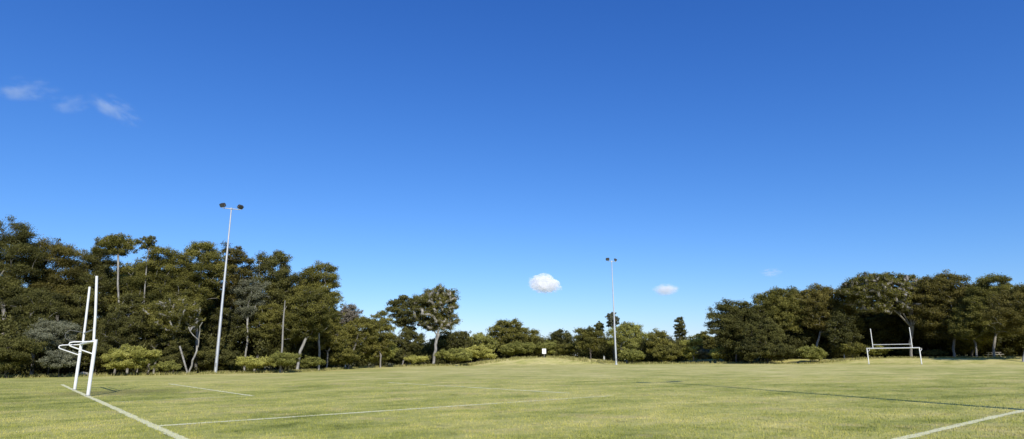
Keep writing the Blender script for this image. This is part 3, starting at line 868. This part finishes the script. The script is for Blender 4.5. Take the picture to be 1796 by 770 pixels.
# ------------------------------------------------------------------ light poles
def light_pole(label, base, hp, top, group='tall floodlight poles'):
    root = empty('light_pole', (base[0], base[1], float(gz(base[0], base[1]))), label, 'light pole', group)
    z = Vector((0, 0, 1)); t = Vector((0, 0, hp))
    m = MB(); m.tube([z * -.2, z * (hp * .33), z * (hp * .335), z * (hp * .66), z * (hp * .665), t], [.18, .155, .14, .115, .105, .068], 16); m.build('pole', STEEL, root)
    m = MB(); m.tube([z * 0, z * .06], .30, 16); m.tube([z * .06, z * .30], [.20, .175], 16); m.build('base_plate', STEEL, root)
    m = MB(); m.box((0, -.18, .95), (.16, .03, .42)); m.build('access_hatch', GREYPIPE, root)
    a = Vector((.86, .5, 0)).normalized()           # the arm
    m = MB(); m.tube([t - a * .95 - z * .12, t + a * 1.0 - z * .12], .045, 10); m.box(t - z * .12, (.22, .22, .2)); m.build('crossarm', STEEL, root)
    for sgn, yaw, tilt in ((-1, math.radians(160), .62), (1, math.radians(247), .75)):
        c = t + a * sgn * .98 + z * .22
        R = Matrix.Rotation(yaw, 3, 'Z') @ Matrix.Rotation(-tilt, 3, 'X')      # +y is where the lamp looks
        m = MB(); m.box(c, (.66, .30, .46), R, 1.0, .07); m.box(c - R @ Vector((0, .25, 0)), (.42, .20, .30), R @ Matrix.Rotation(PI, 3, 'Z'), .7, .05)
        h = m.build('floodlight', DARKMETAL, root)
        m = MB(); m.box(c + R @ Vector((0, .163, 0)), (.56, .02, .36), R, 1.0, .05); m.build('lens', LENS, h)
        for e in (-1, 1):
            m = MB(); m.tube([c + R @ Vector((e * .36, 0, 0)), t + a * sgn * .98 - z * .10 + R @ Vector((e * .2, 0, 0))], .022, 6); m.build('bracket', STEEL, h)
    return root
pA = on_ground(379, 656.0); pA = np.array([-33.82, 71.1]); pB = np.array([19.0, 115.1])
lp = light_pole('nearer tall grey floodlight pole before the left wood', pA, 19.35, None)
def pole_copy(label, base):
    c = lp.copy(); COL.objects.link(c); c.location = (base[0], base[1], float(gz(base[0], base[1]))); c['label'] = label
    for ch in list(lp.children):
        d = ch.copy(); COL.objects.link(d); d.parent = c
        for g in list(ch.children):
            e = g.copy(); COL.objects.link(e); e.parent = d
    return c
pole_copy('farther floodlight pole rising from the low middle trees', pB)
pole_copy('floodlight pole standing on the near side, casting the long thin shadow', (16.75, 10.3)).scale = (1.4, 1.4, 1)  # pole outside the view, widened so the shadow it casts is darker

# small lamp among the crowns of the left wood
def wood_lamp():
    p = at_depth(455, horizon(455), 83.4)
    root = empty('lamp_post', (p[0], p[1], 0), 'small pale lamp head showing in front of the crown right of the left light pole', 'lamp post')
    q = at_depth(455, 459, 83.4); t = Vector((float(q[0] - p[0]), 0, float(q[2])))
    m = MB(); m.tube([(0, 0, -.2), t * .5, t], [.12, .09, .06], 10); m.build('pole', STEEL, root)
    m = MB(); m.box(t + Vector((.25, -.1, .1)), (.75, .35, .13), Matrix.Rotation(.1, 3, 'Y'), .8, .05); m.build('lamp_head', plain('pale_lamp_head', (.55, .5, .4), .5), root)
wood_lamp()

# ------------------------------------------------------------------ sign, markers, table
def sign():
    Y = 131.0
    p = at_depth(954.5, horizon(954.5), Y); g = float(gz(p[0], Y))
    root = empty('sign', (p[0], Y, g), 'small white rectangular sign on a thin post on the grassy mound', 'sign')
    zt = at_depth(954.5, 611.5, Y)[2] - g; zb = at_depth(954.5, 620.5, Y)[2] - g
    m = MB(); m.tube([(0, .05, -.2), (0, .05, zt - .05)], .04, 10); m.build('post', TIMBER, root)
    m = MB(); m.box((0, 0, (zt + zb) / 2), (.82, .03, zt - zb)); m.build('panel', SIGNWHITE, root)
    for q in (zt - .2, zb + .2):
        m = MB(); m.box((0, .03, q), (.5, .025, .05)); m.build('bracket', GREYPIPE, root)
sign()

def marker(label, px, py, w_, h_, name='marker_post'):
    p = on_ground(px, py)
    root = empty(name, (p[0], p[1], float(gz(p[0], p[1]))), label, 'marker post')
    m = MB(); m.tube([(0, 0, -.1), (0, 0, h_ * .9), (0, 0, h_)], [w_ / 2, w_ / 2, w_ * .32], 10); m.build('stake', STAKE, root)
    m = MB(); m.tube([(0, 0, h_ * .72), (0, 0, h_ * .82)], w_ * .56, 10); m.build('band', GREYPIPE, root)
marker('short pale stake in the grass before the right end of the left wood', 605, 646, .22, .75)
marker('short white marker left of the foot of the right light pole', 1060, 638.2, .34, .85)
def rock():
    p = on_ground(148, 659.5)
    rng = np.random.default_rng(5)
    import bmesh
    bm = bmesh.new(); bmesh.ops.create_icosphere(bm, subdivisions=3, radius=.42)
    lob = lobes(rng)
    for v in bm.verts:
        d = np.array(v.co) / .42; k = 1 + .28 * float(lob(d)) + .05 * math.sin(d[0] * 9) * math.sin(d[1] * 8)
        v.co = Vector(d * .42 * k) * 1.0; v.co.z = max(v.co.z * .7, -.12)
    me = bpy.data.meshes.new('boulder'); bm.to_mesh(me); bm.free()
    me.materials.append(plain('pale_stone', (.46, .43, .36), .9, 0, .3, 5))
    o = bpy.data.objects.new('boulder', me); COL.objects.link(o); o.location = (p[0], p[1], .1)
    tag(o, 'pale boulder on the ground between the near goal posts and the wood', 'rock')
rock()
def table():
    Y = 106.0
    p = at_depth(1743, horizon(1743), Y); g = float(gz(p[0], Y))
    root = empty('picnic_table', (p[0], Y, g), 'pale flat topped picnic table in the shade under the right wood', 'table')
    root.rotation_euler = (0, 0, .25)
    m = MB()
    for i in range(4): m.box((0, -.33 + .22 * i, .78), (2.2, .2, .05))
    m.build('tabletop', TIMBER, root)
    for s in (-1, 1):
        m = MB(); m.box((0, s * .72, .46), (2.2, .26, .05)); m.build('bench_seat', TIMBER, root)
    for s in (-1, 1):
        m = MB(); m.tube([(s * .75, -.62, -.05), (s * .75, -.22, .755)], .05, 6); m.tube([(s * .75, .62, -.05), (s * .75, .22, .755)], .05, 6)
        m.box((s * .75, 0, .40), (.06, 1.5, .07)); m.build('leg', TIMBER, root)
table()

# ------------------------------------------------------------------ clouds
def cloud_mat(name, dens, soft, nscale, noise_amt, streak=(1, 1, 1), cut=None, tint=(1, 1, 1)):
    k = NT(name)
    tc = k.n('ShaderNodeTexCoord')
    ma = k.n('ShaderNodeVectorMath', operation='MULTIPLY_ADD'); k.l(tc.outputs['Generated'], ma.inputs[0])
    ma.inputs[1].default_value = (2, 2, 2); ma.inputs[2].default_value = (-1, -1, -1)
    ln = k.n('ShaderNodeVectorMath', operation='LENGTH'); k.l(ma.outputs[0], ln.inputs[0])
    sc = k.n('ShaderNodeMapping'); sc.inputs['Scale'].default_value = streak; k.l(ma.outputs[0], sc.inputs[0])
    n = k.noise(sc.outputs[0], nscale, 6, .62)
    d = k.math('SUBTRACT', k.math('ADD', k.math('SUBTRACT', 1.0, ln.outputs['Value']), k.math('MULTIPLY', n, noise_amt)), noise_amt * .5)
    a = k.math('MULTIPLY', k.remap(d, 0.0, soft), dens)
    if cut:
        a = k.math('MULTIPLY', a, k.remap(n, *cut))
        a = k.math('MULTIPLY', a, k.remap(ln.outputs['Value'], .55, 1.0, 1, 0))
    v = k.n('ShaderNodeVolumePrincipled'); v.inputs['Color'].default_value = (*tint, 1); v.inputs['Anisotropy'].default_value = -.45
    k.l(a, v.inputs['Density'])
    k.l(v.outputs[0], k.out.inputs['Volume'])
    return k.m

def cloud(label, Y, boxpx, mat, seed, lump=.25, depth=.8, tilt=0.0, lumps=None):
    import bmesh
    x0, y0, x1, y1 = boxpx
    A = at_depth((x0 + x1) / 2, (y0 + y1) / 2, Y)
    rx = abs(at_depth(x1, (y0 + y1) / 2, Y)[0] - at_depth(x0, (y0 + y1) / 2, Y)[0]) / 2
    rz = abs(at_depth((x0 + x1) / 2, y0, Y)[2] - at_depth((x0 + x1) / 2, y1, Y)[2]) / 2
    rng = np.random.default_rng(seed); lob = lobes(rng, 7)
    bm = bmesh.new(); bmesh.ops.create_icosphere(bm, subdivisions=5, radius=1)
    L = [(np.array(p[:3]), p[3]) for p in (lumps or [(0, 0, 0, 1.0)])]
    for v in bm.verts:
        d = np.array(v.co); k = .15
        for c0, r0 in L:                                   # farthest point along d inside any lump
            bq = d @ c0; disc = bq * bq - c0 @ c0 + r0 * r0
            if disc > 0: k = max(k, bq + math.sqrt(disc))
        k *= 1 + lump * float(lob(d))
        v.co = Vector((d[0] * rx * k, d[1] * rx * depth * k, d[2] * rz * k))
    me = bpy.data.meshes.new('cloud'); bm.to_mesh(me); bm.free()
    me.materials.append(mat)
    o = bpy.data.objects.new('cloud', me); COL.objects.link(o); o.location = [float(q) for q in A]; o.rotation_euler = (0, tilt, 0)
    return tag(o, label, 'cloud', 'clouds in the sky')
CY = 1600.0
PUFF = [(-.42, 0, .25, .55), (.02, .1, .40, .58), (.42, 0, -.05, .52), (.68, 0, -.35, .40), (-.30, -.2, -.25, .55), (.15, .1, -.4, .5), (-.8, 0, -.2, .22)]
cloud('bright white puffy cloud low in the middle of the sky', CY, (924, 478, 984, 519), cloud_mat('puffy_cloud', .085, .34, 3.6, 2.0), 401, .10, .8, 0, PUFF)
cloud('small flat white cloud right of the right light pole', CY, (1144, 497, 1192, 519), cloud_mat('small_cloud', .05, .7, 2.2, 1.3), 402, .2, .8)
cloud('barely visible wisp of cloud above the left end of the right wood', CY, (1330, 468, 1376, 488), cloud_mat('faint_wisp', .012, .6, 2.0, 1.0, (1, 1, 2), (.42, .62)), 403, .2, .8)
BLUE = (.86, .95, 1)
cloud('thin wisp of cloud at the left edge of the upper sky', CY, (-30, 128, 126, 182), cloud_mat('left_thin_wisp', .016, .8, 1.3, 1.3, (1, .4, .9), (.46, .66), BLUE), 404, .2, .15, math.radians(8))
cloud('faint flat wisp of cloud between the two upper left wisps', CY, (82, 160, 168, 204), cloud_mat('faint_flat_wisp', .008, .7, 1.5, 1.0, (1, .5, 1.2), (.42, .64), BLUE), 405, .2, .3)
cloud('thin slanting wisp of cloud, right one of the upper left wisps', CY, (132, 162, 268, 212), cloud_mat('right_thin_wisp', .020, .8, 1.4, 1.3, (1, .4, .9), (.44, .64), BLUE), 406, .2, .15, math.radians(31))
# ------------------------------------------------------------------ render settings
SC.view_settings.view_transform = 'Standard'
SC.view_settings.look = 'None'
SC.view_settings.exposure = 0
SC.view_settings.gamma = 1
SC.render.engine = 'CYCLES'
c = SC.cycles
c.max_bounces = 20; c.diffuse_bounces = 3; c.glossy_bounces = 2; c.transmission_bounces = 2; c.transparent_max_bounces = 12; c.volume_bounces = 18
c.volume_step_rate = 1.0; c.volume_max_steps = 256
c.use_denoising = True
c.caustics_reflective = False; c.caustics_refractive = False
